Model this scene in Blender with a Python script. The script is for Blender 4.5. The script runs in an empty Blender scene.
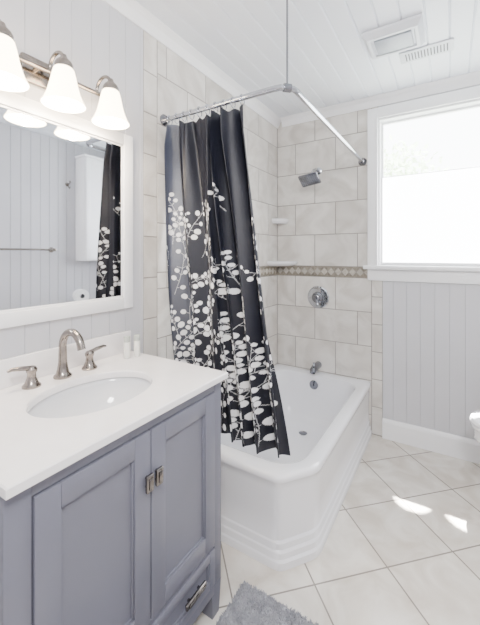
import bpy, bmesh, math, random
import numpy as np
from mathutils import Vector, Matrix
random.seed(4)
S = bpy.context.scene
COL = S.collection
PI = math.pi
XL, XR, YB, YF, ZC = -1.245, 0.80, 2.60, -0.50, 2.45

# ---------------------------------------------------------------- materials
def lin(c):
    return tuple(((v/255)/12.92 if v/255 <= .04045 else (((v/255)+.055)/1.055)**2.4) for v in c)
def base_mat(name):
    m = bpy.data.materials.new(name); m.use_nodes = True
    nt = m.node_tree
    return m, nt, nt.nodes['Principled BSDF']
def pm(name, c1, c2=None, scale=8, rough=.5, metal=0, bump=0, bscale=None, coat=0, detail=3):
    m, nt, p = base_mat(name)
    N, L = nt.nodes, nt.links
    tc = N.new('ShaderNodeTexCoord')
    nz = N.new('ShaderNodeTexNoise'); nz.inputs['Scale'].default_value = scale; nz.inputs['Detail'].default_value = detail
    L.new(tc.outputs['Object'], nz.inputs['Vector'])
    r = N.new('ShaderNodeValToRGB')
    r.color_ramp.elements[0].position = .3; r.color_ramp.elements[1].position = .7
    r.color_ramp.elements[0].color = (*lin(c1), 1)
    r.color_ramp.elements[1].color = (*lin(c2 or c1), 1)
    L.new(nz.outputs['Fac'], r.inputs['Fac']); L.new(r.outputs['Color'], p.inputs['Base Color'])
    p.inputs['Roughness'].default_value = rough; p.inputs['Metallic'].default_value = metal
    p.inputs['Coat Weight'].default_value = coat
    if bump:
        n2 = N.new('ShaderNodeTexNoise'); n2.inputs['Scale'].default_value = bscale or scale*4
        L.new(tc.outputs['Object'], n2.inputs['Vector'])
        b = N.new('ShaderNodeBump'); b.inputs['Strength'].default_value = bump; b.inputs['Distance'].default_value = .004
        L.new(n2.outputs['Fac'], b.inputs['Height']); L.new(b.outputs['Normal'], p.inputs['Normal'])
    return m
def tile_mat(name, ca, cb, rough=.25, sc=5, vary=.9):
    m, nt, p = base_mat(name); N, L = nt.nodes, nt.links
    tc = N.new('ShaderNodeTexCoord'); g = N.new('ShaderNodeNewGeometry')
    ad = N.new('ShaderNodeVectorMath'); ad.operation = 'ADD'
    sc_ = N.new('ShaderNodeVectorMath'); sc_.operation = 'SCALE'; sc_.inputs['Scale'].default_value = 17
    cx = N.new('ShaderNodeCombineXYZ')
    for i in range(3): L.new(g.outputs['Random Per Island'], cx.inputs[i])
    L.new(cx.outputs[0], sc_.inputs[0]); L.new(tc.outputs['Object'], ad.inputs[0]); L.new(sc_.outputs[0], ad.inputs[1])
    nz = N.new('ShaderNodeTexNoise'); nz.inputs['Scale'].default_value = sc; nz.inputs['Detail'].default_value = 8
    nz.inputs['Distortion'].default_value = 1.2
    L.new(ad.outputs[0], nz.inputs['Vector'])
    r = N.new('ShaderNodeValToRGB'); e = r.color_ramp.elements
    e[0].position = .3; e[0].color = (*lin(cb), 1); e[1].position = .62; e[1].color = (*lin(ca), 1)
    L.new(nz.outputs['Fac'], r.inputs['Fac'])
    mx = N.new('ShaderNodeMix'); mx.data_type = 'RGBA'; mx.blend_type = 'MULTIPLY'
    mr = N.new('ShaderNodeMapRange'); mr.inputs['To Min'].default_value = vary; mr.inputs['To Max'].default_value = 1
    L.new(g.outputs['Random Per Island'], mr.inputs['Value'])
    mx.inputs[0].default_value = 1
    L.new(r.outputs['Color'], mx.inputs[6]); L.new(mr.outputs[0], mx.inputs[7])
    L.new(mx.outputs[2], p.inputs['Base Color']); p.inputs['Roughness'].default_value = rough
    return m
def emis(name, c, s, base=(250,250,250)):
    m, nt, p = base_mat(name)
    p.inputs['Base Color'].default_value = (*lin(base), 1)
    p.inputs['Emission Color'].default_value = (*lin(c), 1); p.inputs['Emission Strength'].default_value = s
    return m
M = {}
M['wall'] = pm('painted_beadboard', (201,201,206), (207,207,212), 3, .5)
M['ceil'] = pm('painted_ceiling_boards', (237,241,249), (242,245,250), 3, .45)
M['white'] = pm('white_trim_paint', (246,246,249), (250,250,251), 5, .35)
M['wtile'] = tile_mat('beige_stone_wall_tile', (228,224,218), (202,196,188), .22)
M['grout'] = pm('grout', (154,149,143), (145,140,134), 40, .9)
M['mosaic'] = tile_mat('mosaic_diamond_stone', (200,194,183), (172,165,152), .35, sc=30, vary=.75)
M['mosaic2'] = tile_mat('mosaic_tan_stone', (158,149,135), (130,121,108), .35, sc=30, vary=.75)
M['cab'] = pm('grey_lavender_cabinet_paint', (109,110,123), (114,115,128), 4, .4)
M['quartz'] = pm('white_quartz', (248,245,246), (243,240,241), 20, .12, coat=.3)
M['ceramic'] = pm('white_ceramic', (248,248,250), (245,245,248), 2, .08, coat=.5)
M['basin'] = pm('basin_ceramic', (226,227,231), (222,223,227), 2, .08, coat=.5)
M['enamel'] = pm('white_tub_enamel', (243,243,247), (240,240,245), 2, .1, coat=.5)
M['nickel'] = pm('brushed_nickel', (162,154,147), (139,132,126), 60, .22, 1)
M['pull'] = pm('nickel_pull', (146,141,138), (122,118,115), 60, .18, 1)
M['chrome'] = pm('polished_chrome', (200,202,207), (190,193,199), 3, .08, 1)
M['chromed'] = pm('satin_chrome', (145,147,153), (130,132,139), 3, .18, 1)
M['mat'] = pm('grey_shag', (150,151,158), (184,185,191), 30, 1.0)
M['paper'] = pm('tissue_paper', (252,252,252), (246,246,246), 50, .95, bump=.3)
M['plastic'] = pm('white_plastic', (216,219,226), (222,225,231), 8, .4)
M['lens'] = pm('fan_grille_plastic', (168,174,184), (176,181,190), 8, .4)
M['ventdark'] = pm('vent_shadow', (100,102,108), (110,112,118), 8, .8)
M['tubeplastic'] = pm('toiletry_plastic', (240,240,234), (232,232,225), 8, .3)
M['capgrey'] = pm('cap_plastic', (186,192,184), (178,184,177), 8, .3)
M['rubber'] = pm('dark_holes', (40,42,46), (55,57,60), 8, .6)
M['shade'] = emis('lit_opal_glass', (255,229,190), 15)
M['bulb'] = emis('lit_bulb', (255,232,196), 22)
M['film'] = emis('emissive_privacy_film', (250,253,255), 14)  # pane glows by itself; emission stands in for daylight behind it
M['leaf'] = pm('outdoor_leaves', (205,224,188), (228,238,216), 2, .6)
M['bark'] = pm('bark', (210,204,195), (195,187,178), 12, .9, bump=.5)
M['ground'] = pm('garden_ground', (200,210,190), (215,220,205), 1, .9)
m, nt, p = base_mat('mirror_silver'); p.inputs['Metallic'].default_value = 1; p.inputs['Roughness'].default_value = .02
p.inputs['Base Color'].default_value = (.79,.81,.85,1); M['mirror'] = m
m, nt, p = base_mat('clear_pane')
tr = nt.nodes.new('ShaderNodeBsdfTransparent'); mx = nt.nodes.new('ShaderNodeMixShader'); mx.inputs[0].default_value = .04
p.inputs['Roughness'].default_value = .05
nt.links.new(tr.outputs[0], mx.inputs[1]); nt.links.new(p.outputs[0], mx.inputs[2])
nt.links.new(mx.outputs[0], nt.nodes['Material Output'].inputs[0]); M['glass'] = m
def floor_mat():
    m, nt, p = base_mat('diagonal_cream_floor_tile'); N, L = nt.nodes, nt.links
    tc = N.new('ShaderNodeTexCoord'); mp = N.new('ShaderNodeMapping')
    mp.inputs['Rotation'].default_value = (0,0,PI/4); mp.inputs['Location'].default_value = FLOC
    L.new(tc.outputs['Object'], mp.inputs['Vector'])
    b = N.new('ShaderNodeTexBrick'); b.offset = 0; b.squash = 1
    b.inputs['Scale'].default_value = 1; b.inputs['Brick Width'].default_value = FT; b.inputs['Row Height'].default_value = FT
    b.inputs['Mortar Size'].default_value = .0035; b.inputs['Mortar Smooth'].default_value = .2
    L.new(mp.outputs[0], b.inputs['Vector'])
    b.inputs['Color1'].default_value = (1,1,1,1); b.inputs['Color2'].default_value = (.92,.92,.92,1); b.inputs['Mortar'].default_value = (1,1,1,1)
    nz = N.new('ShaderNodeTexNoise'); nz.inputs['Scale'].default_value = 6; nz.inputs['Detail'].default_value = 9; nz.inputs['Distortion'].default_value = 1.2
    L.new(tc.outputs['Object'], nz.inputs['Vector'])
    r = N.new('ShaderNodeValToRGB'); e = r.color_ramp.elements
    e[0].position = .32; e[0].color = (*lin((209,200,188)),1); e[1].position = .65; e[1].color = (*lin((232,227,219)),1)
    L.new(nz.outputs['Fac'], r.inputs['Fac'])
    mu = N.new('ShaderNodeMix'); mu.data_type = 'RGBA'; mu.blend_type = 'MULTIPLY'; mu.inputs[0].default_value = 1
    L.new(r.outputs[0], mu.inputs[6]); L.new(b.outputs['Color'], mu.inputs[7])
    mo = N.new('ShaderNodeMix'); mo.data_type = 'RGBA'
    L.new(b.outputs['Fac'], mo.inputs[0]); L.new(mu.outputs[2], mo.inputs[6]); mo.inputs[7].default_value = (*lin((142,135,127)),1)
    L.new(mo.outputs[2], p.inputs['Base Color']); p.inputs['Roughness'].default_value = .15
    bp = N.new('ShaderNodeBump'); bp.inputs['Strength'].default_value = .5; bp.inputs['Distance'].default_value = .002; bp.invert = True
    L.new(b.outputs['Fac'], bp.inputs['Height']); L.new(bp.outputs[0], p.inputs['Normal'])
    return m
FT = .33; FLOC = (0.0, 0.0, 0)
M['floor'] = floor_mat()
# curtain
m, nt, p = base_mat('navy_black_leaf_print_fabric'); N, L = nt.nodes, nt.links
at = N.new('ShaderNodeAttribute'); at.attribute_name = 'leafprint'
a2 = N.new('ShaderNodeAttribute'); a2.attribute_name = 'sheer'
m0 = N.new('ShaderNodeMix'); m0.data_type = 'RGBA'
m0.inputs[6].default_value = (*lin((21,23,35)),1); m0.inputs[7].default_value = (*lin((54,60,80)),1)
L.new(a2.outputs['Fac'], m0.inputs[0])
mx = N.new('ShaderNodeMix'); mx.data_type = 'RGBA'
mx.inputs[7].default_value = (*lin((248,248,250)),1)
L.new(at.outputs['Fac'], mx.inputs[0]); L.new(m0.outputs[2], mx.inputs[6]); L.new(mx.outputs[2], p.inputs['Base Color'])
p.inputs['Roughness'].default_value = .5
ml = N.new('ShaderNodeMath'); ml.operation = 'MULTIPLY_ADD'; ml.inputs[1].default_value = -.20; ml.inputs[2].default_value = 1
L.new(a2.outputs['Fac'], ml.inputs[0]); L.new(ml.outputs[0], p.inputs['Alpha'])
M['curtain'] = m

# ---------------------------------------------------------------- mesh helpers
def box(bm, x0,x1,y0,y1,z0,z1, bev=0, seg=2):
    vs = [bm.verts.new((x,y,z)) for x in (x0,x1) for y in (y0,y1) for z in (z0,z1)]
    F = [(0,1,3,2),(4,6,7,5),(0,4,5,1),(2,3,7,6),(0,2,6,4),(1,5,7,3)]
    fs = [bm.faces.new([vs[i] for i in f]) for f in F]
    if bev:
        es = list({e for f in fs for e in f.edges})
        bmesh.ops.bevel(bm, geom=es, offset=bev, segments=seg, affect='EDGES', profile=.5)
def tube(bm, pts, r, seg=16, caps=True):
    pts = [Vector(q) for q in pts]; n = len(pts)
    R = r if isinstance(r,(list,tuple)) else [r]*n
    rings = []; t0 = (pts[1]-pts[0]).normalized()
    a = t0.orthogonal().normalized()
    for i in range(n):
        if i == 0: t = pts[1]-pts[0]
        elif i == n-1: t = pts[-1]-pts[-2]
        else: t = (pts[i+1]-pts[i]).normalized()+(pts[i]-pts[i-1]).normalized()
        t.normalize(); a = (a - t*a.dot(t)).normalized(); b = t.cross(a)
        rings.append([bm.verts.new(pts[i]+(a*math.cos(2*PI*k/seg)+b*math.sin(2*PI*k/seg))*R[i]) for k in range(seg)])
    for i in range(n-1):
        for k in range(seg):
            bm.faces.new((rings[i][k],rings[i][(k+1)%seg],rings[i+1][(k+1)%seg],rings[i+1][k]))
    if caps:
        bm.faces.new(rings[0][::-1]); bm.faces.new(rings[-1])
def arc(c, r, a0, a1, n, u, v):
    c, u, v = Vector(c), Vector(u), Vector(v)
    return [c+u*r*math.cos(a0+(a1-a0)*i/n)+v*r*math.sin(a0+(a1-a0)*i/n) for i in range(n+1)]
def lathe(bm, prof, c, axis=(0,0,1), seg=32, sx=1, sy=1, cap=True):
    ax = Vector(axis).normalized(); q = Vector((0,0,1)).rotation_difference(ax); c = Vector(c)
    rings = []
    for r, z in prof:
        if r < 1e-6: rings.append([bm.verts.new(c+q@Vector((0,0,z)))])
        else: rings.append([bm.verts.new(c+q@Vector((r*sx*math.cos(2*PI*k/seg), r*sy*math.sin(2*PI*k/seg), z))) for k in range(seg)])
    for i in range(len(rings)-1):
        A, B = rings[i], rings[i+1]
        for k in range(seg):
            k2 = (k+1)%seg
            if len(A) == 1 and len(B) == 1: break
            if len(A) == 1: bm.faces.new((A[0],B[k2],B[k]))
            elif len(B) == 1: bm.faces.new((A[k],A[k2],B[0]))
            else: bm.faces.new((A[k],A[k2],B[k2],B[k]))
    if cap:
        if len(rings[0]) > 1: bm.faces.new(rings[0][::-1])
        if len(rings[-1]) > 1: bm.faces.new(rings[-1])
def loft(bm, loops, cap0=False, cap1=False):
    R = [[bm.verts.new(p) for p in lp] for lp in loops]; n = len(R[0])
    for i in range(len(R)-1):
        for k in range(n):
            bm.faces.new((R[i][k],R[i][(k+1)%n],R[i+1][(k+1)%n],R[i+1][k]))
    if cap0: bm.faces.new(R[0][::-1])
    if cap1: bm.faces.new(R[-1])
def slab(bm, place, t0,t1,s0,s1, d0,d1, ch):
    A = [place(t,s,d0) for t,s in ((t0,s0),(t1,s0),(t1,s1),(t0,s1))]
    B = [place(t,s,d1) for t,s in ((t0+ch,s0+ch),(t1-ch,s0+ch),(t1-ch,s1-ch),(t0+ch,s1-ch))]
    loft(bm, [A,B], False, True)
def boards(bm, place, t0,t1,s0,s1, pitch=.085, d=.004, off=0, g=.0016):
    k = math.floor((t0-off)/pitch)
    while off+k*pitch < t1:
        a = max(off+k*pitch, t0); b = min(off+(k+1)*pitch, t1)
        if b-a > .012:
            A = [place(t,s,0) for t,s in ((a,s0),(b,s0),(b,s1),(a,s1))]
            B = [place(t,s,d) for t,s in ((a+g,s0),(b-g,s0),(b-g,s1),(a+g,s1))]
            loft(bm, [A,B], False, True)
        k += 1
def wloc(o):
    v = Vector((0,0,0))
    while o: v += o.location; o = o.parent
    return v
def obj(name, bm, mat, parent=None, smooth=35, label=None):
    bmesh.ops.recalc_face_normals(bm, faces=bm.faces[:])
    if smooth:
        for f in bm.faces: f.smooth = True
        th = math.radians(smooth)
        for e in bm.edges:
            if len(e.link_faces) == 2 and e.calc_face_angle(0) > th: e.smooth = False
    if parent: org = wloc(parent)
    else:
        xs = [v.co for v in bm.verts]
        org = Vector(((min(v.x for v in xs)+max(v.x for v in xs))/2, (min(v.y for v in xs)+max(v.y for v in xs))/2, min(v.z for v in xs)))
    for v in bm.verts: v.co -= org
    me = bpy.data.meshes.new(name); bm.to_mesh(me); bm.free()
    me.materials.append(mat)
    o = bpy.data.objects.new(name, me); COL.objects.link(o)
    if parent: o.parent = parent
    else: o.location = org
    if label: o['label'] = label
    return o
def thing(name, label, cat, loc, group=None):
    o = bpy.data.objects.new(name, None); COL.objects.link(o); o.location = loc; o.empty_display_size = .05
    o['label'] = label; o['category'] = cat
    if group: o['group'] = group
    return o
def tag(o, label, cat, group=None, kind=None):
    o['label'] = label; o['category'] = cat
    if group: o['group'] = group
    if kind: o['kind'] = kind
    return o
def struct(name, bm, mat, parent=None, label=None, smooth=0):
    o = obj(name, bm, mat, parent, smooth)
    if not parent: o['kind'] = 'structure'
    if label: o['label'] = label
    return o
B = bmesh.new

# ---------------------------------------------------------------- room shell
bm = B(); box(bm, XL-.1,XR+.1,YF-.1,YB+.12,-.08,0)
o = struct('floor', bm, M['floor']); tag(o, 'cream stone floor tiles laid diagonally with grey grout', 'floor')
bm = B(); box(bm, XL-.1,XR+.1,YF-.1,YB+.12,ZC+.008,ZC+.08)
boards(bm, lambda t,s,d: Vector((t,s,ZC+.008-d*2)), XL,XR,YF,YB, .10, g=.006)
o = struct('ceiling', bm, M['ceil']); tag(o, 'white painted board ceiling', 'ceiling')
YT = 1.125
bm = B(); box(bm, XL-.1,XL-.006,YF,YB+.12,0,ZC)
boards(bm, lambda t,s,d: Vector((XL-.003+d*.75,t,s)), YF,YT,0,ZC)
wl = struct('wall_left', bm, M['wall']); tag(wl, 'pale grey beadboard wall behind the vanity, tiled beside the tub', 'wall')
def tiles(bm, place, t0,t1,s0,s1, tw,anchor,row):
    t = anchor - (.5*tw if row%2 else 0)
    while t > t0: t -= tw
    while t < t1:
        a, b = max(t,t0), min(t+tw,t1)
        if b-a > .012: slab(bm, place, a+.0018,b-.0018,s0+.0018,s1-.0018,-.006,0,.0015)
        t += tw
ZB0, ZB1 = 1.14, 1.222
TW, TH = .33, .25
WX0, WX1, WZ0, WZ1 = -.44, .38, 1.235, 2.295
def surround(place, t0, t1, edge, wall, anchor, window=False, bs=None):
    bs = t0 if bs is None else bs
    bm = B()
    z = ZB0; i = 1
    while z > .001: tiles(bm, place, t0,t1,max(z-TH,0),z,TW,anchor,i); z -= TH; i += 1
    if bs > t0: tiles(bm, place, t0,bs,ZB0,ZB1,TW,anchor,0)
    z = ZB1; i = 0
    while z < ZC-.005:
        e = min(z+TH,ZC); tiles(bm, place, t0,t1,z,e,TW,anchor,i); z = e; i += 1
    z = WZ0-.03-6*.2 if window else 0
    ztop = WZ0-.03 if window else ZC
    while z < ztop-.01:
        e = min(z+.20,ztop)
        slab(bm, place, edge[0]+.0018,edge[1]-.0018,max(z,0)+.0018,e-.0018,-.006,0,.0015); z = e
    if window: tiles(bm, place, edge[0],WX0,WZ0-.03,ZC,1,edge[0],0)
    struct('tile_surround', bm, M['wtile'], wall)
    bm = B()
    lo, hi = min(t0,edge[0]), max(t1,edge[1])
    rects = [(lo,hi,0,ztop)] + ([(lo,WX0,ztop,ZC)] if window else [])
    for a,b,c,d in rects:
        bm.faces.new([bm.verts.new(place(t,s,-.0018)) for t,s in ((a,c),(b,c),(b,d),(a,d))])
    struct('grout', bm, M['grout'], wall)
    bm = B(); bt = B(); t = bs
    while t < t1-.01:
        e = min(t+.10,t1)
        slab(bt, place, t+.001,e-.001,ZB0+.001,ZB0+.010,-.006,.001,.001)
        slab(bt, place, t+.001,e-.001,ZB1-.010,ZB1-.001,-.006,.001,.001); t = e
    zc = (ZB0+ZB1)/2; h = .030; n = int((t1-bs)/.054); w = (t1-bs)/n/2
    for k in range(n):
        c = bs+w+2*w*k
        P = [(c-w+.001,zc),(c,zc-h+.001),(c+w-.001,zc),(c,zc+h-.001)]
        loft(bm, [[place(a,b,-.005) for a,b in P],[place(c+(a-c)*.94,zc+(b-zc)*.94,.001) for a,b in P]], False, True)
        for up in (1,-1):
            P = [(c-w+.002,zc+up*h),(c-w+.002,zc+up*.006),(c-.003,zc+up*h)]
            Q = [(c+w-.002,zc+up*h),(c+w-.002,zc+up*.006),(c+.003,zc+up*h)]
            for T in (P,Q):
                loft(bt, [[place(a,b,-.005) for a,b in T],[place(a,b,.0005) for a,b in T]], False, True)
    struct('mosaic_diamonds', bm, M['mosaic'], wall, 'grey-beige diamond mosaic stones')
    struct('mosaic_infill', bt, M['mosaic2'], wall, 'tan triangular mosaic stones and border strips')
XT = -.41
surround(lambda t,s,d: Vector((XL+d,t,s)), YT+.09, YB, (YT,YT+.09), wl, YB, bs=1.45)
bm = B()
yb = YB+.006
box(bm, XL,WX0,yb,YB+.12,0,ZC); box(bm, WX1,XR,yb,YB+.12,0,ZC)
box(bm, WX0,WX1,yb,YB+.12,0,WZ0); box(bm, WX0,WX1,yb,YB+.12,WZ1,ZC)
pl = lambda t,s,d: Vector((t,YB+.003-d*.75,s))
boards(bm, pl, XT,XR,0,WZ0-.03); boards(bm, pl, WX1+.06,XR,WZ0-.03,WZ1); boards(bm, pl, WX0,XR,WZ1+.05,ZC)
wb = struct('wall_back', bm, M['wall']); tag(wb, 'grey beadboard wall under the window, tiled behind the tub', 'wall')
surround(lambda t,s,d: Vector((t,YB-d,s)), XL, XT-.075, (XT-.075,XT), wb, XL, True)
bm = B(); box(bm, XR+.006,XR+.1,YF,YB+.12,0,ZC)
boards(bm, lambda t,s,d: Vector((XR+.006-d*1.5,t,s)), YF,YB,0,ZC, g=.0025)
o = struct('wall_right', bm, M['wall']); tag(o, 'pale grey beadboard wall behind the toilet, seen in the mirror', 'wall')
bm = B(); box(bm, XL,XR,YF-.1,YF,0,ZC); o = struct('wall_front', bm, M['wall']); tag(o, 'plain pale grey wall behind the camera', 'wall')
def strip(name, prof, p0, p1, out, lab):
    bm = B(); loops = []
    for p in (Vector(p0), Vector(p1)):
        loops.append([p+Vector(out)*a+Vector((0,0,b)) for a,b in prof])
    loft(bm, loops, True, True); o = struct(name, bm, M['white'], smooth=0); tag(o, lab, 'trim')
base = [(0,0),(.016,0),(.016,.115),(.012,.13),(.006,.14),(0,.14)]
crown = [(0,-.065),(.008,-.065),(.013,-.052),(.026,-.026),(.042,-.012),(.05,-.007),(.05,0),(0,0)]
strip('baseboard_back', base, (XT,YB,0),(XR,YB,0),(0,-1,0),'tall white baseboard under the window')
strip('baseboard_right', base, (XR,YF,0),(XR,YB-.016,0),(-1,0,0),'tall white baseboard along the right wall')
strip('trim_1', crown, (XL,YF,ZC),(XL,YB,ZC),(1,0,0),'white crown moulding above the mirror and tub wall')
strip('trim_2', crown, (XL+.05,YB,ZC),(XR,YB,ZC),(0,-1,0),'white crown moulding above the window')
# window
w = thing('window_1', 'bright white-framed sash window above the grey panelling', 'window', (0,YB,WZ0)); w['kind'] = 'structure'
bm = B(); c0 = YB-.022
box(bm, WX0-.07,WX0,c0,YB-.0005,WZ0-.0,WZ1+.075,.003); box(bm, WX1,WX1+.07,c0,YB-.0005,WZ0,WZ1+.075,.003)
box(bm, WX0,WX1,c0,YB-.0005,WZ1,WZ1+.075,.003)
for a,b in ((WX0-.012,WX0),(WX1,WX1+.012)): box(bm,a,b,c0-.006,c0,WZ0,WZ1+.012,.002)
obj('casing', bm, M['white'], w)
bm = B(); box(bm, WX0-.095,WX1+.095,YB-.055,YB+.03,WZ0-.028,WZ0,.006,3); obj('sill', bm, M['white'], w)
bm = B(); box(bm, WX0-.07,WX1+.07,YB-.018,YB-.0005,WZ0-.11,WZ0-.028,.004); obj('apron', bm, M['white'], w)
bm = B(); box(bm, WX0,WX0+.012,YB,YB+.12,WZ0,WZ1); box(bm, WX1-.012,WX1,YB,YB+.12,WZ0,WZ1); box(bm, WX0+.012,WX1-.012,YB,YB+.12,WZ1-.012,WZ1); box(bm, WX0+.012,WX1-.012,YB+.03,YB+.12,WZ0,WZ0+.01)
obj('jamb', bm, M['white'], w)
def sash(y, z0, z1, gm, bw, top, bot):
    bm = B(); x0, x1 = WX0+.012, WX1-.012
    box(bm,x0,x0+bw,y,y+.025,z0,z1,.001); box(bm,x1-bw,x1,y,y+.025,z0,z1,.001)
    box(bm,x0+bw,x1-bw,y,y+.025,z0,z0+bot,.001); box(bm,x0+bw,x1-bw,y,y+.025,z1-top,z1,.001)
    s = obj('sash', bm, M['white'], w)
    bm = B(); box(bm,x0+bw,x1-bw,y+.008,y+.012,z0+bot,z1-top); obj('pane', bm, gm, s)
zm = 1.87
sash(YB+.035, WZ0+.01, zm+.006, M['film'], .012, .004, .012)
sash(YB+.065, zm-.008, WZ1-.012, M['glass'], .012, .012, .008)
# outdoors
bm = B(); box(bm, -15,15,3.2,30,-.6,-.5); o = struct('ground', bm, M['ground']); tag(o,'pale garden ground outside the window','ground')
for ti,(tx,ty,tz,lab) in enumerate(((-1.6,9.0,3.0,'pale leafy tree at the left of the window view'),(2.6,10.5,3.3,'pale leafy tree at the right of the window view'))):
    t = thing('tree', lab, 'tree', (tx,ty,-.5))
    bm = B(); tube(bm, [(tx,ty,-.5),(tx+.1,ty,1.0),(tx-.05,ty,2.2),(tx+.1,ty,3.3)], [.16,.13,.1,.04], 10); obj('trunk', bm, M['bark'], t)
    bm = B(); rr = random.Random(ti)
    for k in range(1500):
        v = Vector((rr.gauss(0,1),rr.gauss(0,1),rr.gauss(0,1))).normalized()*rr.uniform(.5,1.25)
        c = Vector((tx,ty,tz))+Vector((v.x*1.3,v.y,v.z)); a = Vector((rr.gauss(0,1),rr.gauss(0,1),rr.gauss(0,1))).normalized(); b = a.orthogonal().normalized()
        bm.faces.new([bm.verts.new(c+a*.1),bm.verts.new(c+b*.05),bm.verts.new(c-a*.1),bm.verts.new(c-b*.05)])
    obj('foliage', bm, M['leaf'], t, smooth=0)

# ---------------------------------------------------------------- bathtub
TX0, TX1, TY0, TY1, TZ = XL+.002, -.480, 1.265, YB-.002, .385
def outer(d, inset=0):
    x0,x1,y0,y1 = TX0+inset, TX1-d, TY0+d, TY1-inset
    cx, cy = .115, .155
    P = [(x1,y1),(x0,y1),(x0,y0),(x1-cx,y0),(x1,y0+cy)]
    rad = [0.012,.012,.012,.032,.040]
    return P, rad
def dense(P, rad, n=10):
    out = []; m = len(P)
    for i in range(m):
        p = Vector(P[i]); a = (Vector(P[i-1])-p).normalized(); b = (Vector(P[(i+1)%m])-p).normalized(); r = rad[i]
        for k in range(n+1):
            t = k/n; q = (1-t)**2*(p+a*r)+2*t*(1-t)*p+t*t*(p+b*r); out.append(q)
    return out
TC = Vector(((TX0+TX1)/2-.0, (TY0+TY1)/2))
NA = 300
def resample(pts):
    res = []
    m = len(pts)
    for k in range(NA):
        a = 2*PI*k/NA
        dv = Vector((math.cos(a)*.38, math.sin(a)*.66)).normalized()
        best = None
        for i in range(m):
            p = pts[i]-TC; q = pts[(i+1)%m]-TC; e = q-p
            den = dv.x*e.y-dv.y*e.x
            if abs(den) < 1e-12: continue
            t = (p.x*e.y-p.y*e.x)/den; s = (p.x*dv.y-p.y*dv.x)/den
            if t > 0 and -1e-6 <= s <= 1+1e-6 and (best is None or t > best): best = t
        res.append(TC+dv*best)
    return res
def inner(ix0, ix1, iy0, iy1, r):
    P = [(TX1-ix1,TY1-iy1),(TX0+ix0,TY1-iy1),(TX0+ix0,TY0+iy0),(TX1-ix1,TY0+iy0)]
    return resample(dense(P,[r,r,r,r*1.25],14))
loops = []
def addo(d, z, inset=0): loops.append([Vector((v.x,v.y,z)) for v in resample(dense(*outer(d,inset)))])
for d,z in ((0,0),(0,.030),(.002,.033),(.005,.035),(.007,.038),(.007,.062),(.009,.065),(.012,.067),(.014,.070),(.014,.095),(.016,.098),(.019,.100),(.021,.103),(.020,.20),(.016,.32),(.013,.347),(.008,.355),(.006,.363),(.008,.374),(.013,.381),(.022,.385)): addo(d,z)
def addi(a,b,c,e,r,z): loops.append([Vector((v.x,v.y,z)) for v in inner(a,b,c,e,r)])
addi(.05,.070,.085,.075,.13,.386); addi(.056,.077,.096,.085,.13,.381); addi(.062,.083,.106,.09,.13,.366)
addi(.072,.100,.14,.10,.14,.28); addi(.088,.115,.19,.115,.14,.16); addi(.11,.135,.24,.135,.13,.09); addi(.15,.17,.31,.17,.11,.052); addi(.2,.23,.40,.23,.09,.042)
bm = B(); loft(bm, loops, True, True)
tub = thing('bathtub', 'white enamel bathtub with stepped skirt and cut front corner', 'bathtub', (TC.x,TC.y,0))
obj('tub_shell', bm, M['enamel'], tub, smooth=40)
CX = -.885
bm = B(); lathe(bm, [(0,.0),(.030,.0),(.034,.004),(.03,.009),(0,.012)], (CX,YB-.106,.315), (0,-1,.12), 28); box(bm, CX-.004,CX+.004,YB-.130,YB-.110,.31,.345,.002)
obj('overflow_plate', bm, M['chromed'], tub)
bm = B(); lathe(bm, [(0,0),(.028,0),(.03,.003),(.02,.005),(.018,.003),(0,.006)], (CX,YB-.33,.043), (0,0,1), 24); obj('drain', bm, M['chromed'], tub)

# shower fittings
sp = thing('tub_spout', 'chrome tub spout low on the tiled wall above the tub rim', 'faucet', (CX,YB,.435))
bm = B(); tube(bm, [(CX,YB-.001,.44),(CX,YB-.04,.44),(CX,YB-.09,.438),(CX,YB-.125,.43),(CX,YB-.14,.415)], [.028,.028,.027,.025,.02], 20); obj('spout', bm, M['chromed'], sp)
bm = B(); lathe(bm,[(.0,0),(.008,0),(.007,.02),(.01,.025),(0,.03)],(CX,YB-.105,.458),(0,0,1),14); obj('diverter_knob', bm, M['chrome'], sp)
vl = thing('shower_valve', 'round chrome shower valve with lever on the tiled wall', 'shower valve', (CX,YB,.975))
bm = B(); lathe(bm,[(0,0),(.085,0),(.088,.004),(.08,.012),(.05,.016),(0,.016)],(CX,YB-.0015,.975),(0,-1,0),40); obj('escutcheon', bm, M['chrome'], vl)
bm = B(); lathe(bm,[(0,.01),(.045,.014),(.042,.03),(.03,.04),(.028,.06),(.02,.066),(0,.068)],(CX,YB-.004,.975),(0,-1,0),28)
tube(bm,[(CX,YB-.055,.975),(CX+.01,YB-.07,.945),(CX+.02,YB-.075,.915)],[.011,.009,.007],12); obj('lever_handle', bm, M['chromed'], vl)
sh = thing('shower_fixture', 'chrome square shower head on a short angled arm', 'shower head', (CX,YB,1.96))
bm = B(); lathe(bm,[(0,0),(.028,0),(.03,.004),(.018,.01),(0,.01)],(CX,YB-.001,1.975),(0,-1,0),24); obj('flange', bm, M['chrome'], sh)
bm = B(); tube(bm,[(CX,YB-.008,1.975),(CX,YB-.06,1.978),(CX,YB-.11,1.96),(CX-.01,YB-.145,1.92)],.010,14); obj('arm', bm, M['chrome'], sh)
bm = B(); hd = B(); box(bm,-.075,.075,-.055,.055,-.02,.0,.010,3); lathe(bm,[(.045,0),(.038,.015),(.018,.03),(.012,.04),(0,.04)],(0,0,-.002),(0,0,1),20)
Mx = Matrix.Translation((CX-.012,YB-.165,1.885))@Matrix.Rotation(math.radians(-8),4,'Y')@Matrix.Rotation(math.radians(-38),4,'X')
bmesh.ops.transform(bm, matrix=Mx, verts=bm.verts[:]); obj('head', bm, M['chromed'], sh)
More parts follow.
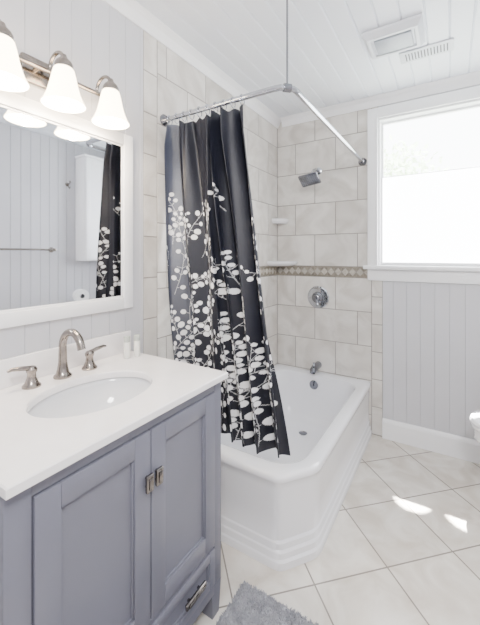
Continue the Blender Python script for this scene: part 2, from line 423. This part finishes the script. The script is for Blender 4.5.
for i in range(8):
    for j in range(6): lathe(hd,[(.003,0),(.002,-.003)],(-.0525+.015*i,-.0375+.015*j,-.020),(0,0,1),6)
bmesh.ops.transform(hd, matrix=Mx, verts=hd.verts[:]); obj('nozzle', hd, M['rubber'], sh)
def cshelf(z, r, lab):
    bm = B()
    def lp(rr, zz, n=16): return [Vector((XL+.001,YB-.001,zz))]+[Vector((XL+.001+rr*math.cos(-PI/2+PI/2*k/n),YB-.001+rr*math.sin(-PI/2+PI/2*k/n),zz)) for k in range(n+1)]
    loft(bm,[lp(r*.8,z-.03),lp(r*.97,z-.012),lp(r,z-.004),lp(r,z+.006),lp(r*.96,z+.01),lp(r*.92,z+.003)],True,True)
    tag(obj('corner_shelf', bm, M['ceramic']), lab, 'shelf')
cshelf(1.60,.105,'small upper white ceramic shelf in the tiled tub corner')
cshelf(1.25,.185,'wide lower white ceramic shelf beside the mosaic border')

# ---------------------------------------------------------------- curtain rod & curtain
RZ, RY, RX = 2.0, 1.262, -.548
rod = thing('shower_curtain_rod', 'chrome L-shaped shower curtain rod hung from the ceiling', 'curtain rod', (XL,RY,RZ))
q_ = .045
pts = [(XL+.004,RY,RZ),(RX-q_-.03,RY,RZ),(RX-q_,RY+.004,RZ),(RX-.004,RY+q_,RZ),(RX,RY+q_+.03,RZ),(RX,YB-.004,RZ)]
bm = B(); tube(bm, pts, .0125, 16); obj('rod', bm, M['chrome'], rod)
for c_,d_ in (((XL+.001,RY,RZ),(1,0,0)),((RX,YB-.001,RZ),(0,-1,0))):
    bm = B(); lathe(bm,[(0,0),(.03,0),(.03,.006),(.02,.02),(.016,.03)],c_,d_,24); obj('wall_flange', bm, M['chromed'], rod)
bm = B(); sx, sy = RX-.022, RY+.022
tube(bm,[(sx,sy,RZ+.01),(sx,sy,ZC-.006)],.0042,12); lathe(bm,[(0,0),(.025,0),(.02,.01),(.008,.02)],(sx,sy,ZC-.001),(0,0,-1),20); lathe(bm,[(.017,-.016),(.017,.016)],(sx,sy,RZ),(1,1,0),16)
obj('ceiling_support', bm, M['chromed'], rod)

ZT, ZBT = 1.970, .452
NU, NV = 680, 720
CWID, CHT = 1.12, ZT-ZBT
mask = np.zeros((NV+1, NU+1))
us = np.linspace(0,CWID,NU+1)[None,:]; vs = np.linspace(0,CHT,NV+1)[:,None]
rng = random.Random(91)
placed = []
def disc(cx, cy, rx, ry, ang, val):
    R = max(rx,ry)*1.3
    for px,py,pr in placed:
        if (px-cx)**2+(py-cy)**2 < ((pr+rx)*.84)**2: return
    placed.append((cx,cy,rx))
    i0,i1 = max(0,int((cx-R)/CWID*NU)-1), min(NU,int((cx+R)/CWID*NU)+2)
    j0,j1 = max(0,int((cy-R)/CHT*NV)-1), min(NV,int((cy+R)/CHT*NV)+2)
    if i0>=i1 or j0>=j1: return
    X = us[:,i0:i1]-cx; Y = vs[j0:j1,:]-cy
    a = (X*math.cos(ang)+Y*math.sin(ang))/rx; b = (-X*math.sin(ang)+Y*math.cos(ang))/ry
    q = a*a+b*b; sub = mask[j0:j1,i0:i1]
    sub[(q>1)&(q<1.5)] *= .1
    sub[q<=1] = val
def seg(x0,y0,x1,y1,wd,val=.65):
    n = max(2,int(math.hypot(x1-x0,y1-y0)/.0015))
    for k in range(n+1):
        t = k/n; i = int(round((x0+(x1-x0)*t)/CWID*NU)); j = int(round((y0+(y1-y0)*t)/CHT*NV))
        if 0<=i<=NU and 0<=j<=NV: mask[j,max(0,i-wd+1):i+1] = np.maximum(mask[j,max(0,i-wd+1):i+1],val)
def branch(x, y, ang, length, lr, sub=True, step=.034):
    n = max(3,int(length/step)); cur = rng.choice([-1,1])*rng.uniform(.03,.10)
    for k in range(n):
        nx, ny = x+step*math.cos(ang), y+step*math.sin(ang)
        seg(x,y,nx,ny,1); x,y = nx,ny; ang += cur+rng.uniform(-.08,.08)
        side = 1 if k%2 else -1
        f = 1-.35*k/n
        for s_ in ((side,) if rng.random()<.5 else (1,-1)):
            a = ang+s_*rng.uniform(.5,1.4); r = lr*f*rng.uniform(.75,1.15); st = .010+r+rng.uniform(0,.012)
            seg(x,y,x+st*math.cos(a),y+st*math.sin(a),1)
            disc(x+st*math.cos(a),y+st*math.sin(a),r,r*rng.uniform(.8,1),a,rng.uniform(.85,1))
        if sub and k>=2 and rng.random()<.28: branch(x,y,ang+side*rng.uniform(.7,1.1),length*(1-k/n)*.5+.07,lr*.9,False,step)
    disc(x+.006,y,lr*.55,lr*.55,0,.95)
nb = 8
for k in range(nb):
    x0 = CWID*(k+.5)/nb+rng.uniform(-.05,.05)
    branch(x0, rng.uniform(-.05,.02), PI/2+rng.uniform(-.5,.5), (.65,.45,.70,.5,.6,.55,.65,.5)[k], .0175)
for k in range(11):
    branch(CWID*(k+.5)/11+rng.uniform(-.05,.05), rng.uniform(.30,.72), PI/2+rng.uniform(-.9,.9), rng.uniform(.14,.34), .0155, True)
for k in range(8):
    branch(.02+.07*k+rng.uniform(-.02,.02), rng.uniform(.60,1.0), PI/2+rng.uniform(-.8,.8), rng.uniform(.12,.24), .0140, True)
for k in range(60):
    disc(rng.uniform(0,CWID),rng.uniform(.0,.46),rng.uniform(.011,.017),rng.uniform(.011,.016),rng.uniform(0,3),rng.uniform(.8,1))
for k in range(4):
    branch(rng.uniform(.3,CWID), rng.uniform(.9,1.12), rng.uniform(.8,2.3), .12, .0125, False)
mask[-8:,:] *= 0
U = np.linspace(0,1,NU+1)[None,:]; V = np.linspace(0,1,NV+1)[:,None]
h = 1-V
xl = -1.226 + .035*h; xr = -.768 + .178*h**1.05
ph = 2*PI*(5.8*U+.30*np.sin(2*PI*1.3*U+.6)+.15*np.sin(2*PI*2.7*U+2)) + 1.4*np.sin(1.7*h+U*5) + .5*np.sin(4*h+9*U)
amp = (.036+.014*np.sin(9*U+1)+.008*np.sin(21*U+2*h))*(.98-.08*h)*np.minimum(1,.6+5*h)
xx = xl+(xr-xl)*(U+.020*np.sin(2*ph)*np.minimum(1,4*h))
yy = RY + .006 + .055*h**1.3 + amp*np.sin(ph) + .009*np.sin(2.3*ph+4*h)*(.4+.6*np.sin(3*h+6*U)**2) + .007*np.sin(7*h+14*U)
zz = ZBT+CHT*V + 0*U - .014*np.sin(PI*9*U)**2*np.clip((V-.96)/.04,0,1)
co = np.stack([xx+0*V, yy, zz],-1).reshape(-1,3)
cur = thing('shower_curtain', 'navy-black shower curtain printed with white round leaf branches', 'shower curtain', (-1.0,RY,ZBT))
co -= np.array([-1.0,RY,ZBT])
me = bpy.data.meshes.new('curtain_fabric')
idx = np.arange((NU+1)*(NV+1)).reshape(NV+1,NU+1)
q = np.stack([idx[:-1,:-1],idx[:-1,1:],idx[1:,1:],idx[1:,:-1]],-1).reshape(-1,4)
me.vertices.add(len(co)); me.vertices.foreach_set('co', co.ravel().astype(np.float32))
me.loops.add(q.size); me.loops.foreach_set('vertex_index', q.ravel().astype(np.int32))
me.polygons.add(len(q)); me.polygons.foreach_set('loop_start', (np.arange(len(q))*4).astype(np.int32))
me.polygons.foreach_set('use_smooth', np.ones(len(q),dtype=bool))
me.update(calc_edges=True)
a_ = me.attributes.new('leafprint','FLOAT','POINT'); a_.data.foreach_set('value', mask.ravel().astype(np.float32))
she = np.clip((.20-U)/.06,0,1)*np.clip((V-.05)/.5,0,1)
a_ = me.attributes.new('sheer','FLOAT','POINT'); a_.data.foreach_set('value', (she+0*V).ravel().astype(np.float32))
me.materials.append(M['curtain'])
fo = bpy.data.objects.new('curtain_fabric', me); COL.objects.link(fo); fo.parent = cur
ring_me = None
for k in range(10):
    x = -1.205+.43*k/9
    if ring_me is None:
        bm = B(); tube(bm, [Vector((x,RY+.019*math.cos(a),RZ-.008+.024*math.sin(a))) for a in (2*PI*i/20 for i in range(21))], .002, 6, False)
        ring_me = obj('curtain_ring', bm, M['chrome'], cur)
    else:
        r = ring_me.copy(); COL.objects.link(r); r.parent = cur; r.location = (.43*k/9,0,0)

# ---------------------------------------------------------------- vanity
VY0, VY1, VXF, VZ = .305, 1.022, -.735, .854
van = thing('vanity_cabinet', 'grey-lavender two-door vanity cabinet under the white countertop', 'cabinet', ((XL+VXF)/2,.666,0))
bm = B(); xb = XL+.012
box(bm, xb,VXF,VY0,VY0+.018,.12,VZ); box(bm, xb,VXF,VY1-.018,VY1,.12,VZ)
box(bm, xb,VXF,VY0+.018,VY1-.018,.12,.138); box(bm, xb,xb+.008,VY0+.018,VY1-.018,.138,VZ)
fx = VXF+.016
box(bm, VXF,fx,VY0,.357,.12,VZ,.0015); box(bm, VXF,fx,.981,VY1,.12,VZ,.0015)
box(bm, VXF,fx,.357,.981,.820,VZ,.0015); box(bm, VXF,fx,.357,.981,.262,.276,.0015); box(bm, VXF,fx,.357,.981,.09,.130,.0015)
obj('body', bm, M['cab'], van, smooth=30)
for (a,b) in ((VY0,VY0+.055),(VY1-.055,VY1)):
    for (c,d) in ((VXF-.04,fx),(xb,xb+.05)):
        bm = B()
        lo = [(x,y,0) for x,y in ((c+.008,a+.008),(d-.004,a+.008),(d-.004,b-.008),(c+.008,b-.008))]
        hi = [(x,y,.1195) for x,y in ((c,a),(d,a),(d,b),(c,b))]
        loft(bm,[[Vector(v) for v in lo],[Vector(v) for v in hi]],True,True); obj('leg', bm, M['cab'], van, smooth=0)
def door(name, y0,y1,z0,z1, fw=.055):
    bm = B(); d0, d1 = VXF+.004, fx+.006
    box(bm,d0,d1,y0,y0+fw,z0,z1,.002); box(bm,d0,d1,y1-fw,y1,z0,z1,.002)
    box(bm,d0,d1,y0+fw,y1-fw,z0,z0+fw,.002); box(bm,d0,d1,y0+fw,y1-fw,z1-fw,z1,.002)
    box(bm,d0,d1-.012,y0+fw-.001,y1-fw+.001,z0+fw-.001,z1-fw+.001)
    for (a,b,c,e) in ((y0+fw,y1-fw,z0+fw,z0+fw+.006),(y0+fw,y1-fw,z1-fw-.006,z1-fw),(y0+fw,y0+fw+.006,z0+fw,z1-fw),(y1-fw-.006,y1-fw,z0+fw,z1-fw)):
        box(bm,d0,d1-.006,a,b,c,e,.0015)
    return obj(name, bm, M['cab'], van, smooth=30), d1
def pull(parent, x, y, z, ln, vertical=True):
    bm = B(); v = Vector((0,0,1)) if vertical else Vector((0,1,0)); c = Vector((x,y,z)); e = v*ln*.25
    for s in (-1,1):
        tube(bm,[c+e*s, c+e*s+Vector((.010,0,0))],.005,10)
    a = c+Vector((.014,0,0)); hw = .013 if vertical else .010
    if vertical: box(bm,a.x-.006,a.x+.005,y-hw,y+hw,z-ln/2,z+ln/2,.004,3); box(bm,a.x+.004,a.x+.009,y-hw*.55,y+hw*.55,z-ln*.32,z+ln*.32,.002)
    else: box(bm,a.x-.006,a.x+.005,y-ln/2,y+ln/2,z-hw,z+hw,.004,3); box(bm,a.x+.004,a.x+.009,y-ln*.4,y+ln*.4,z-hw*.55,z+hw*.55,.002)
    obj('handle', bm, M['pull'], parent, label='brushed nickel handle')
ym = .673
d, xf = door('door', .360, ym-.002, .279, .817); pull(d, xf, ym-.018, .683, .048)
d, xf = door('door', ym+.002, .978, .279, .817); pull(d, xf, ym+.018, .683, .048)
d, xf = door('drawer', .360, .978, .133, .259, .03)
pull(d, xf, .49, .203, .10, False); pull(d, xf, .855, .203, .10, False)

# countertop with basin
CT = .877
ct = thing('countertop', 'white quartz vanity countertop with oval undermount sink', 'countertop', (-.97,.666,VZ))
cx0,cx1,cy0,cy1 = XL+.002,-.697,.300,1.036
SX,SY,SA,SB = -.962,.672,.147,.195
def rectpt(a):
    dx,dy = math.cos(a),math.sin(a); t = 1e9
    if dx>0: t=min(t,(cx1-SX)/dx)
    if dx<0: t=min(t,(cx0-SX)/dx)
    if dy>0: t=min(t,(cy1-SY)/dy)
    if dy<0: t=min(t,(cy0-SY)/dy)
    return SX+dx*t, SY+dy*t
angs = sorted([2*PI*k/128 for k in range(128)]+[math.atan2(y-SY,x-SX)%(2*PI) for x in (cx0,cx1) for y in (cy0,cy1)])
def el(a,s): return SX+SA*s*math.cos(a), SY+SB*s*math.sin(a)
def inb(v, e): 
    return (min(max(v[0],cx0+e),cx1-e), min(max(v[1],cy0+e),cy1-e))
Lp = []
Lp.append([Vector((*el(a,1.0),VZ)) for a in angs]); Lp.append([Vector((*el(a,1.0),CT-.004)) for a in angs]); Lp.append([Vector((*el(a,1.015),CT)) for a in angs])
Lp.append([Vector((*inb(rectpt(a),.003),CT)) for a in angs]); Lp.append([Vector((*rectpt(a),CT-.003)) for a in angs]); Lp.append([Vector((*rectpt(a),VZ+.002)) for a in angs])
Lp.append([Vector((*inb(rectpt(a),.002),VZ)) for a in angs]); Lp.append([Vector((*el(a,1.0),VZ)) for a in angs])
bm = B(); loft(bm, Lp); bmesh.ops.remove_doubles(bm, verts=bm.verts[:], dist=1e-5); obj('slab', bm, M['quartz'], ct, smooth=30)
bm = B(); box(bm, cx0,cx0+.018,cy0,cy1,CT,CT+.092,.003); obj('backsplash', bm, M['quartz'], ct)
bm = B(); A2 = [2*PI*k/72 for k in range(72)]
prof = [(1.08,VZ-.001),(1.04,VZ-.004),(1.02,VZ-.02),(.97,VZ-.05),(.86,VZ-.085),(.68,VZ-.115),(.45,VZ-.133),(.2,VZ-.14),(.12,VZ-.141)]
loft(bm, [[Vector((*el(a,s),z)) for a in A2] for s,z in prof], False, True); obj('basin', bm, M['basin'], ct, smooth=60)
bm = B(); lathe(bm,[(0,.0),(.022,0),(.023,.004),(.014,.006),(0,.009)],(SX,SY,VZ-.141),(0,0,1),20); obj('drain', bm, M['nickel'], ct)

# faucet
FX = -1.168; FY = .684
fc = thing('sink_faucet', 'brushed nickel widespread faucet with gooseneck spout and two levers', 'faucet', (FX,FY,CT))
bm = B(); z=CT
lathe(bm,[(0,0),(.030,0),(.030,.006),(.022,.014),(.018,.03),(.015,.05)],(FX,FY,z),(0,0,1),24)
P = [Vector((FX,FY,z+.03)),Vector((FX,FY,z+.108))]+arc((FX+.055,FY,z+.110),.055,PI,.12*PI,16,(1,0,0),(0,0,1))
P.append(P[-1]+Vector((.006,0,-.018)))
tube(bm,P,[.015]+[.013]*(len(P)-2)+[.0135],18); obj('spout', bm, M['nickel'], fc)
for s,y in ((-1,FY-.105),(1,FY+.105)):
    bm = B(); lathe(bm,[(0,0),(.028,0),(.028,.005),(.021,.012),(.014,.03),(.013,.045),(.016,.05),(.017,.058),(.012,.066),(0,.07)],(FX,y,z),(0,0,1),24)
    hb = obj('handle', bm, M['nickel'], fc)
    bm = B(); tube(bm,[(FX,y-.004*s,z+.060),(FX,y+.03*s,z+.068),(FX,y+.06*s,z+.072),(FX,y+.072*s,z+.069)],[.008,.0075,.006,.004],12); obj('lever', bm, M['nickel'], hb)
def tubeb(x,y,lab):
    t = thing('toiletry_bottle', lab, 'bottle', (x,y,CT), 'toiletry bottles on the countertop')
    bm = B(); lathe(bm,[(0,0.001),(.0125,.001),(.0135,.003),(.0135,.066),(.0130,.068),(0,.068)],(x,y,CT),(0,0,1),20); obj('bottle_body', bm, M['tubeplastic'], t)
    bm = B(); lathe(bm,[(0,.0685),(.0130,.0685),(.0130,.090),(.012,.092),(0,.092)],(x,y,CT),(0,0,1),20); obj('cap', bm, M['capgrey'], t)
tubeb(-1.150,.950,'small white toiletry bottle by the faucet, the left of the pair')
tubeb(-1.135,.990,'small white toiletry bottle nearest the curtain, the right of the pair')

# mirror
mr = thing('wall_mirror', 'white framed rectangular mirror above the vanity sink', 'mirror', (XL,.668,1.062))
my0,my1,mz0,mz1,fw = .285,1.048,1.072,1.848,.050
bm = B()
x0,x1 = XL+.001, XL+.020
box(bm,x0,x1,my0,my0+fw,mz0,mz1,.003); box(bm,x0,x1,my1-fw,my1,mz0,mz1,.003)
box(bm,x0,x1,my0+fw,my1-fw,mz0,mz0+fw,.003); box(bm,x0,x1,my0+fw,my1-fw,mz1-fw,mz1,.003)
for (a,b,c,d) in ((my0+fw,my1-fw,mz0+fw,mz0+fw+.008),(my0+fw,my1-fw,mz1-fw-.008,mz1-fw),(my0+fw,my0+fw+.008,mz0+fw,mz1-fw),(my1-fw-.008,my1-fw,mz0+fw,mz1-fw)):
    box(bm,x0,x1-.008,a,b,c,d,.002)
obj('frame', bm, M['white'], mr)
bm = B(); box(bm,x0,x0+.008,my0+fw-.002,my1-fw+.002,mz0+fw-.002,mz1-fw+.002); obj('mirror_glass', bm, M['mirror'], mr, smooth=0)

# vanity light
vl = thing('vanity_light', 'brushed nickel three-light vanity fixture with glowing bell shades', 'wall light', (XL,.665,1.95))
bm = B(); box(bm, XL+.001,XL+.02,.665-.09,.665+.09,1.905,2.0,.008,3); obj('back_plate', bm, M['nickel'], vl)
bm = B(); tube(bm,[(XL+.05,.45,1.955),(XL+.05,.88,1.955)],.0085,14)
for y in (.45,.88): lathe(bm,[(0,-.013),(.009,-.009),(.013,0),(.009,.009),(0,.013)],(XL+.05,y,1.955),(0,1,0),16)
for y in (.62,.71): tube(bm,[(XL+.015,y,1.955),(XL+.05,y,1.955)],.008,12)
obj('bar', bm, M['nickel'], vl)
for y in (.468,.654,.840):
    bm = B(); P = arc((XL+.05+.0425,y,1.965),.0425,PI,0,14,(1,0,0),(0,0,1)); P = [Vector((XL+.05,y,1.955))]+P
    tube(bm,P,.0065,12); xq = XL+.05+.085
    lathe(bm,[(.0,.035),(.008,.033),(.012,.022),(.024,.01),(.029,0),(.029,-.014),(.0,-.014)],(xq,y,1.955),(0,0,1),24)
    obj('arm', bm, M['nickel'], vl)
    bm = B(); pr = [(.026,.0),(.034,-.012),(.040,-.035),(.046,-.065),(.054,-.095),(.064,-.120),(.073,-.136),(.071,-.137),(.062,-.120),(.052,-.095),(.044,-.065),(.038,-.035),(.032,-.012),(.024,-.002)]
    pr = [(a*.94,b*.95) for a,b in pr]
    lathe(bm,pr,(xq,y,1.948),(0,0,1),36,cap=False); obj('lamp_shade', bm, M['shade'], vl, smooth=60)
    bm = B(); lathe(bm,[(0,-.11),(.018,-.104),(.027,-.085),(.026,-.07),(.014,-.045),(.012,-.02),(0,-.02)],(xq,y,1.945),(0,0,1),20); obj('bulb', bm, M['bulb'], vl)
    ld = bpy.data.lights.new('bulb_light','POINT'); ld.energy = 6; ld.color = (1,.85,.66); ld.shadow_soft_size = .025
    lo = bpy.data.objects.new('bulb_light', ld); COL.objects.link(lo); lo.location = (xq,y,1.822)

# ---------------------------------------------------------------- ceiling fittings
fx0,fx1,fy0,fy1 = -.385,-.11,1.80,2.03
ef = thing('exhaust_fan', 'square white exhaust fan cover on the board ceiling', 'exhaust fan', ((fx0+fx1)/2,(fy0+fy1)/2,ZC))
def ins(e,z): return [Vector((x,y,z)) for x,y in ((fx0+e,fy0+e),(fx1-e,fy0+e),(fx1-e,fy1-e),(fx0+e,fy1-e))]
bm = B(); loft(bm,[ins(0,ZC-.0005),ins(0,ZC-.012),ins(.02,ZC-.04),ins(.035,ZC-.04),ins(.04,ZC-.03)],True,True); obj('cover', bm, M['plastic'], ef, smooth=0)
bm = B(); box(bm, fx0+.05,fx1-.05,fy0+.05,fy1-.05,ZC-.042,ZC-.0305,.004); obj('grille', bm, M['lens'], ef)
rg = thing('ceiling_register', 'narrow white slotted air register beside the exhaust fan', 'air vent', (-.11,2.15,ZC))
bm = B(); box(bm, -.245,.02,2.09,2.21,ZC-.008,ZC-.0005,.003); obj('register_plate', bm, M['plastic'], rg)
bm = B()
for k in range(14): box(bm, -.215+.0155*k,-.209+.0155*k,2.112,2.188,ZC-.0095,ZC-.0082)
obj('slots', bm, M['ventdark'], rg)

# ---------------------------------------------------------------- bath mat
mx0,mx1,my0_,my1_ = -.70,-.22,.55,1.15
mt = thing('bath_mat', 'grey shaggy bath mat on the floor in front of the vanity', 'bath mat', ((mx0+mx1)/2,(my0_+my1_)/2,0))
bm = B(); box(bm, mx0+.008,mx1-.008,my0_+.008,my1_-.008,.001,.014,.005); obj('backing', bm, M['mat'], mt)
bm = B(); rr = random.Random(2)
for k in range(15000):
    x,y = rr.uniform(mx0+.006,mx1-.006), rr.uniform(my0_+.006,my1_-.006)
    a = rr.uniform(0,2*PI); t = Vector((x+rr.gauss(0,.005),y+rr.gauss(0,.005),rr.uniform(.018,.026))); w_=.005
    vs_ = [bm.verts.new((x+w_*math.cos(a+2*PI*i/3),y+w_*math.sin(a+2*PI*i/3),.010)) for i in range(3)]; tp = bm.verts.new(t)
    for i in range(3): bm.faces.new((vs_[i],vs_[(i+1)%3],tp))
o = obj('pile', bm, M['mat'], mt, smooth=80); o['kind'] = 'stuff'

# ---------------------------------------------------------------- toilet
ty = 2.12
to = thing('toilet', 'white ceramic toilet under the window at the right edge', 'toilet', (.45,ty,0))
def ell(cx,a,b,z,n=48,front=1.25):
    out=[]
    for k in range(n):
        t=2*PI*k/n; x=math.cos(t); y=math.sin(t)
        out.append(Vector((cx+(a*front if x<0 else a)*x, ty+b*y, z)))
    return out
bm = B(); loft(bm,[ell(.46,.20,.11,.001,front=1),ell(.46,.19,.105,.05,front=1),ell(.44,.17,.10,.16,front=1),ell(.42,.18,.13,.25,front=1.15),ell(.40,.20,.17,.33),ell(.375,.215,.185,.375),ell(.375,.215,.185,.425),ell(.375,.20,.17,.43)],True,True)
obj('bowl', bm, M['ceramic'], to, smooth=50)
bm = B(); loft(bm,[ell(.37,.22,.188,.432),ell(.37,.225,.193,.438),ell(.37,.225,.193,.448),ell(.37,.218,.186,.453)],True,True); obj('seat', bm, M['ceramic'], to, smooth=50)
bm = B(); loft(bm,[ell(.37,.218,.186,.455),ell(.37,.226,.194,.462),ell(.37,.222,.19,.474),ell(.37,.20,.17,.482),ell(.37,.1,.08,.485)],True,True); obj('lid', bm, M['ceramic'], to, smooth=50)
bm = B(); box(bm,.60,.785,ty-.21,ty+.21,.425,.805,.025,4); obj('tank', bm, M['ceramic'], to)
bm = B(); box(bm,.59,.79,ty-.22,ty+.22,.806,.835,.01,3); obj('tank_lid', bm, M['ceramic'], to)
bm = B(); lathe(bm,[(0,0),(.014,0),(.012,.01),(0,.012)],(.599,ty+.15,.75),(-1,0,0),16); tube(bm,[(.585,ty+.15,.75),(.583,ty+.09,.745)],[.007,.005],10); obj('flush_lever', bm, M['chrome'], to)
rx_, ry_, rr_ = .66, ty-.10, .066
tp = thing('toilet_paper_roll', 'white toilet paper roll on the toilet tank, seen in the mirror', 'toilet paper', (rx_,ry_,.836))
bm = B(); lathe(bm,[(.022,-.052),(.064,-.052),(rr_,-.05),(rr_,.05),(.064,.052),(.022,.052)],(rx_,ry_,.8365+rr_),(1,.3,0),36,cap=False); obj('paper', bm, M['paper'], tp)
bm = B(); lathe(bm,[(.0215,-.0515),(.0215,.0515),(.019,.0515),(.019,-.0515)],(rx_,ry_,.8365+rr_),(1,.3,0),24,cap=False); obj('core', bm, M['ventdark'], tp)
wc = thing('wall_cabinet', 'white two-door wall cabinet above the toilet, seen in the mirror', 'cabinet', (.70,2.29,1.25))
bm = B(); box(bm,.64,.799,2.05,2.53,1.25,2.30,.003); box(bm,.625,.799,2.04,2.54,2.30,2.325,.004); obj('body', bm, M['white'], wc)
for a,b,ky in ((2.055,2.288,2.262),(2.292,2.525,2.318)):
    bm = B(); f=.05; box(bm,.622,.639,a,a+f,1.255,2.295,.002); box(bm,.622,.639,b-f,b,1.255,2.295,.002); box(bm,.622,.639,a+f,b-f,1.255,1.305,.002); box(bm,.622,.639,a+f,b-f,2.245,2.295,.002); box(bm,.630,.639,a+f,b-f,1.305,2.245)
    dd = obj('door', bm, M['white'], wc)
    bm = B(); lathe(bm,[(0,0),(.006,0),(.006,.01),(.013,.018),(.01,.026),(0,.028)],(.622,ky,1.36),(-1,0,0),16); obj('knob', bm, M['nickel'], dd)
tb = thing('towel_bar', 'brushed nickel towel bar on the right wall, seen in the mirror', 'towel bar', (XR,1.5,1.36))
bm = B(); tube(bm,[(XR-.06,1.2,1.36),(XR-.06,1.80,1.36)],.009,14); obj('bar', bm, M['nickel'], tb)
for y in (1.2,1.8):
    bm = B(); lathe(bm,[(0,0),(.026,0),(.026,.006),(.014,.012),(.011,.055),(.015,.06),(.015,.072),(0,.074)],(XR-.001,y,1.36),(-1,0,0),20); obj('bracket', bm, M['nickel'], tb)
hk = thing('robe_hook', 'brushed nickel robe hook beside the white cabinet, seen in the mirror', 'hook', (XR,1.96,2.02))
hy = 1.96
bm = B(); lathe(bm,[(0,0),(.02,0),(.02,.005),(.008,.01),(.007,.03),(0,.03)],(XR-.001,hy,2.02),(-1,0,0),18); tube(bm,[(XR-.03,hy,2.02),(XR-.05,hy,2.03),(XR-.055,hy,2.05)],[.006,.006,.008],10)
tube(bm,[(XR-.02,hy,2.015),(XR-.03,hy,1.985),(XR-.045,hy,1.975),(XR-.055,hy,1.99)],.005,10); obj('hook', bm, M['nickel'], hk)

# ---------------------------------------------------------------- lights, world, camera
def area(name, loc, tgt, size, e, col=(1,1,1)):
    l = bpy.data.lights.new(name,'AREA'); l.shape='SQUARE'; l.size=size; l.energy=e; l.color=col
    o = bpy.data.objects.new(name,l); COL.objects.link(o); o.location = loc
    o.rotation_euler = (Vector(tgt)-Vector(loc)).to_track_quat('-Z','Y').to_euler()
area('fill_light', (.25,-.25,2.25), (-.4,1.7,.6), .4, 44, (1,.98,.96))  # added fill lamp behind the camera, not a fixture of the room
def spot(name, hit, e, ang):
    l = bpy.data.lights.new(name,'SPOT'); l.energy = e; l.spot_size = math.radians(ang); l.spot_blend = .1; l.shadow_soft_size = .02; l.color=(1,.97,.92)
    o = bpy.data.objects.new(name,l); COL.objects.link(o); h_ = Vector(hit); o.location = h_+Vector((.1,.72,2.13))*2.4
    o.rotation_euler = (h_-o.location).to_track_quat('-Z','Y').to_euler()
spot('sun_gleam', (-.17,2.02,0), 60000, 1.8); spot('sun_gleam', (.07,2.02,0), 60000, 1.8)
sl = bpy.data.lights.new('tree_fill_sun','SUN'); sl.energy = 30; sl.angle = .02; so = bpy.data.objects.new('tree_fill_sun', sl); COL.objects.link(so); so.rotation_euler = (math.radians(40),0,math.radians(10))  # extra sun from the house side, added to brighten the trees outside
wd = bpy.data.worlds.new('World'); S.world = wd; wd.use_nodes = True
bg = wd.node_tree.nodes['Background']; bg.inputs[0].default_value = (.94,.97,1,1); bg.inputs[1].default_value = 13
cam = bpy.data.cameras.new('Camera'); co_ = bpy.data.objects.new('Camera', cam); COL.objects.link(co_); S.camera = co_
co_.location = (0,0,1.31); co_.rotation_euler = (PI/2,0,math.radians(31.9))
cam.sensor_width = 36; cam.lens = 337/625*36; cam.shift_y = -57.5/625; cam.clip_start = .02
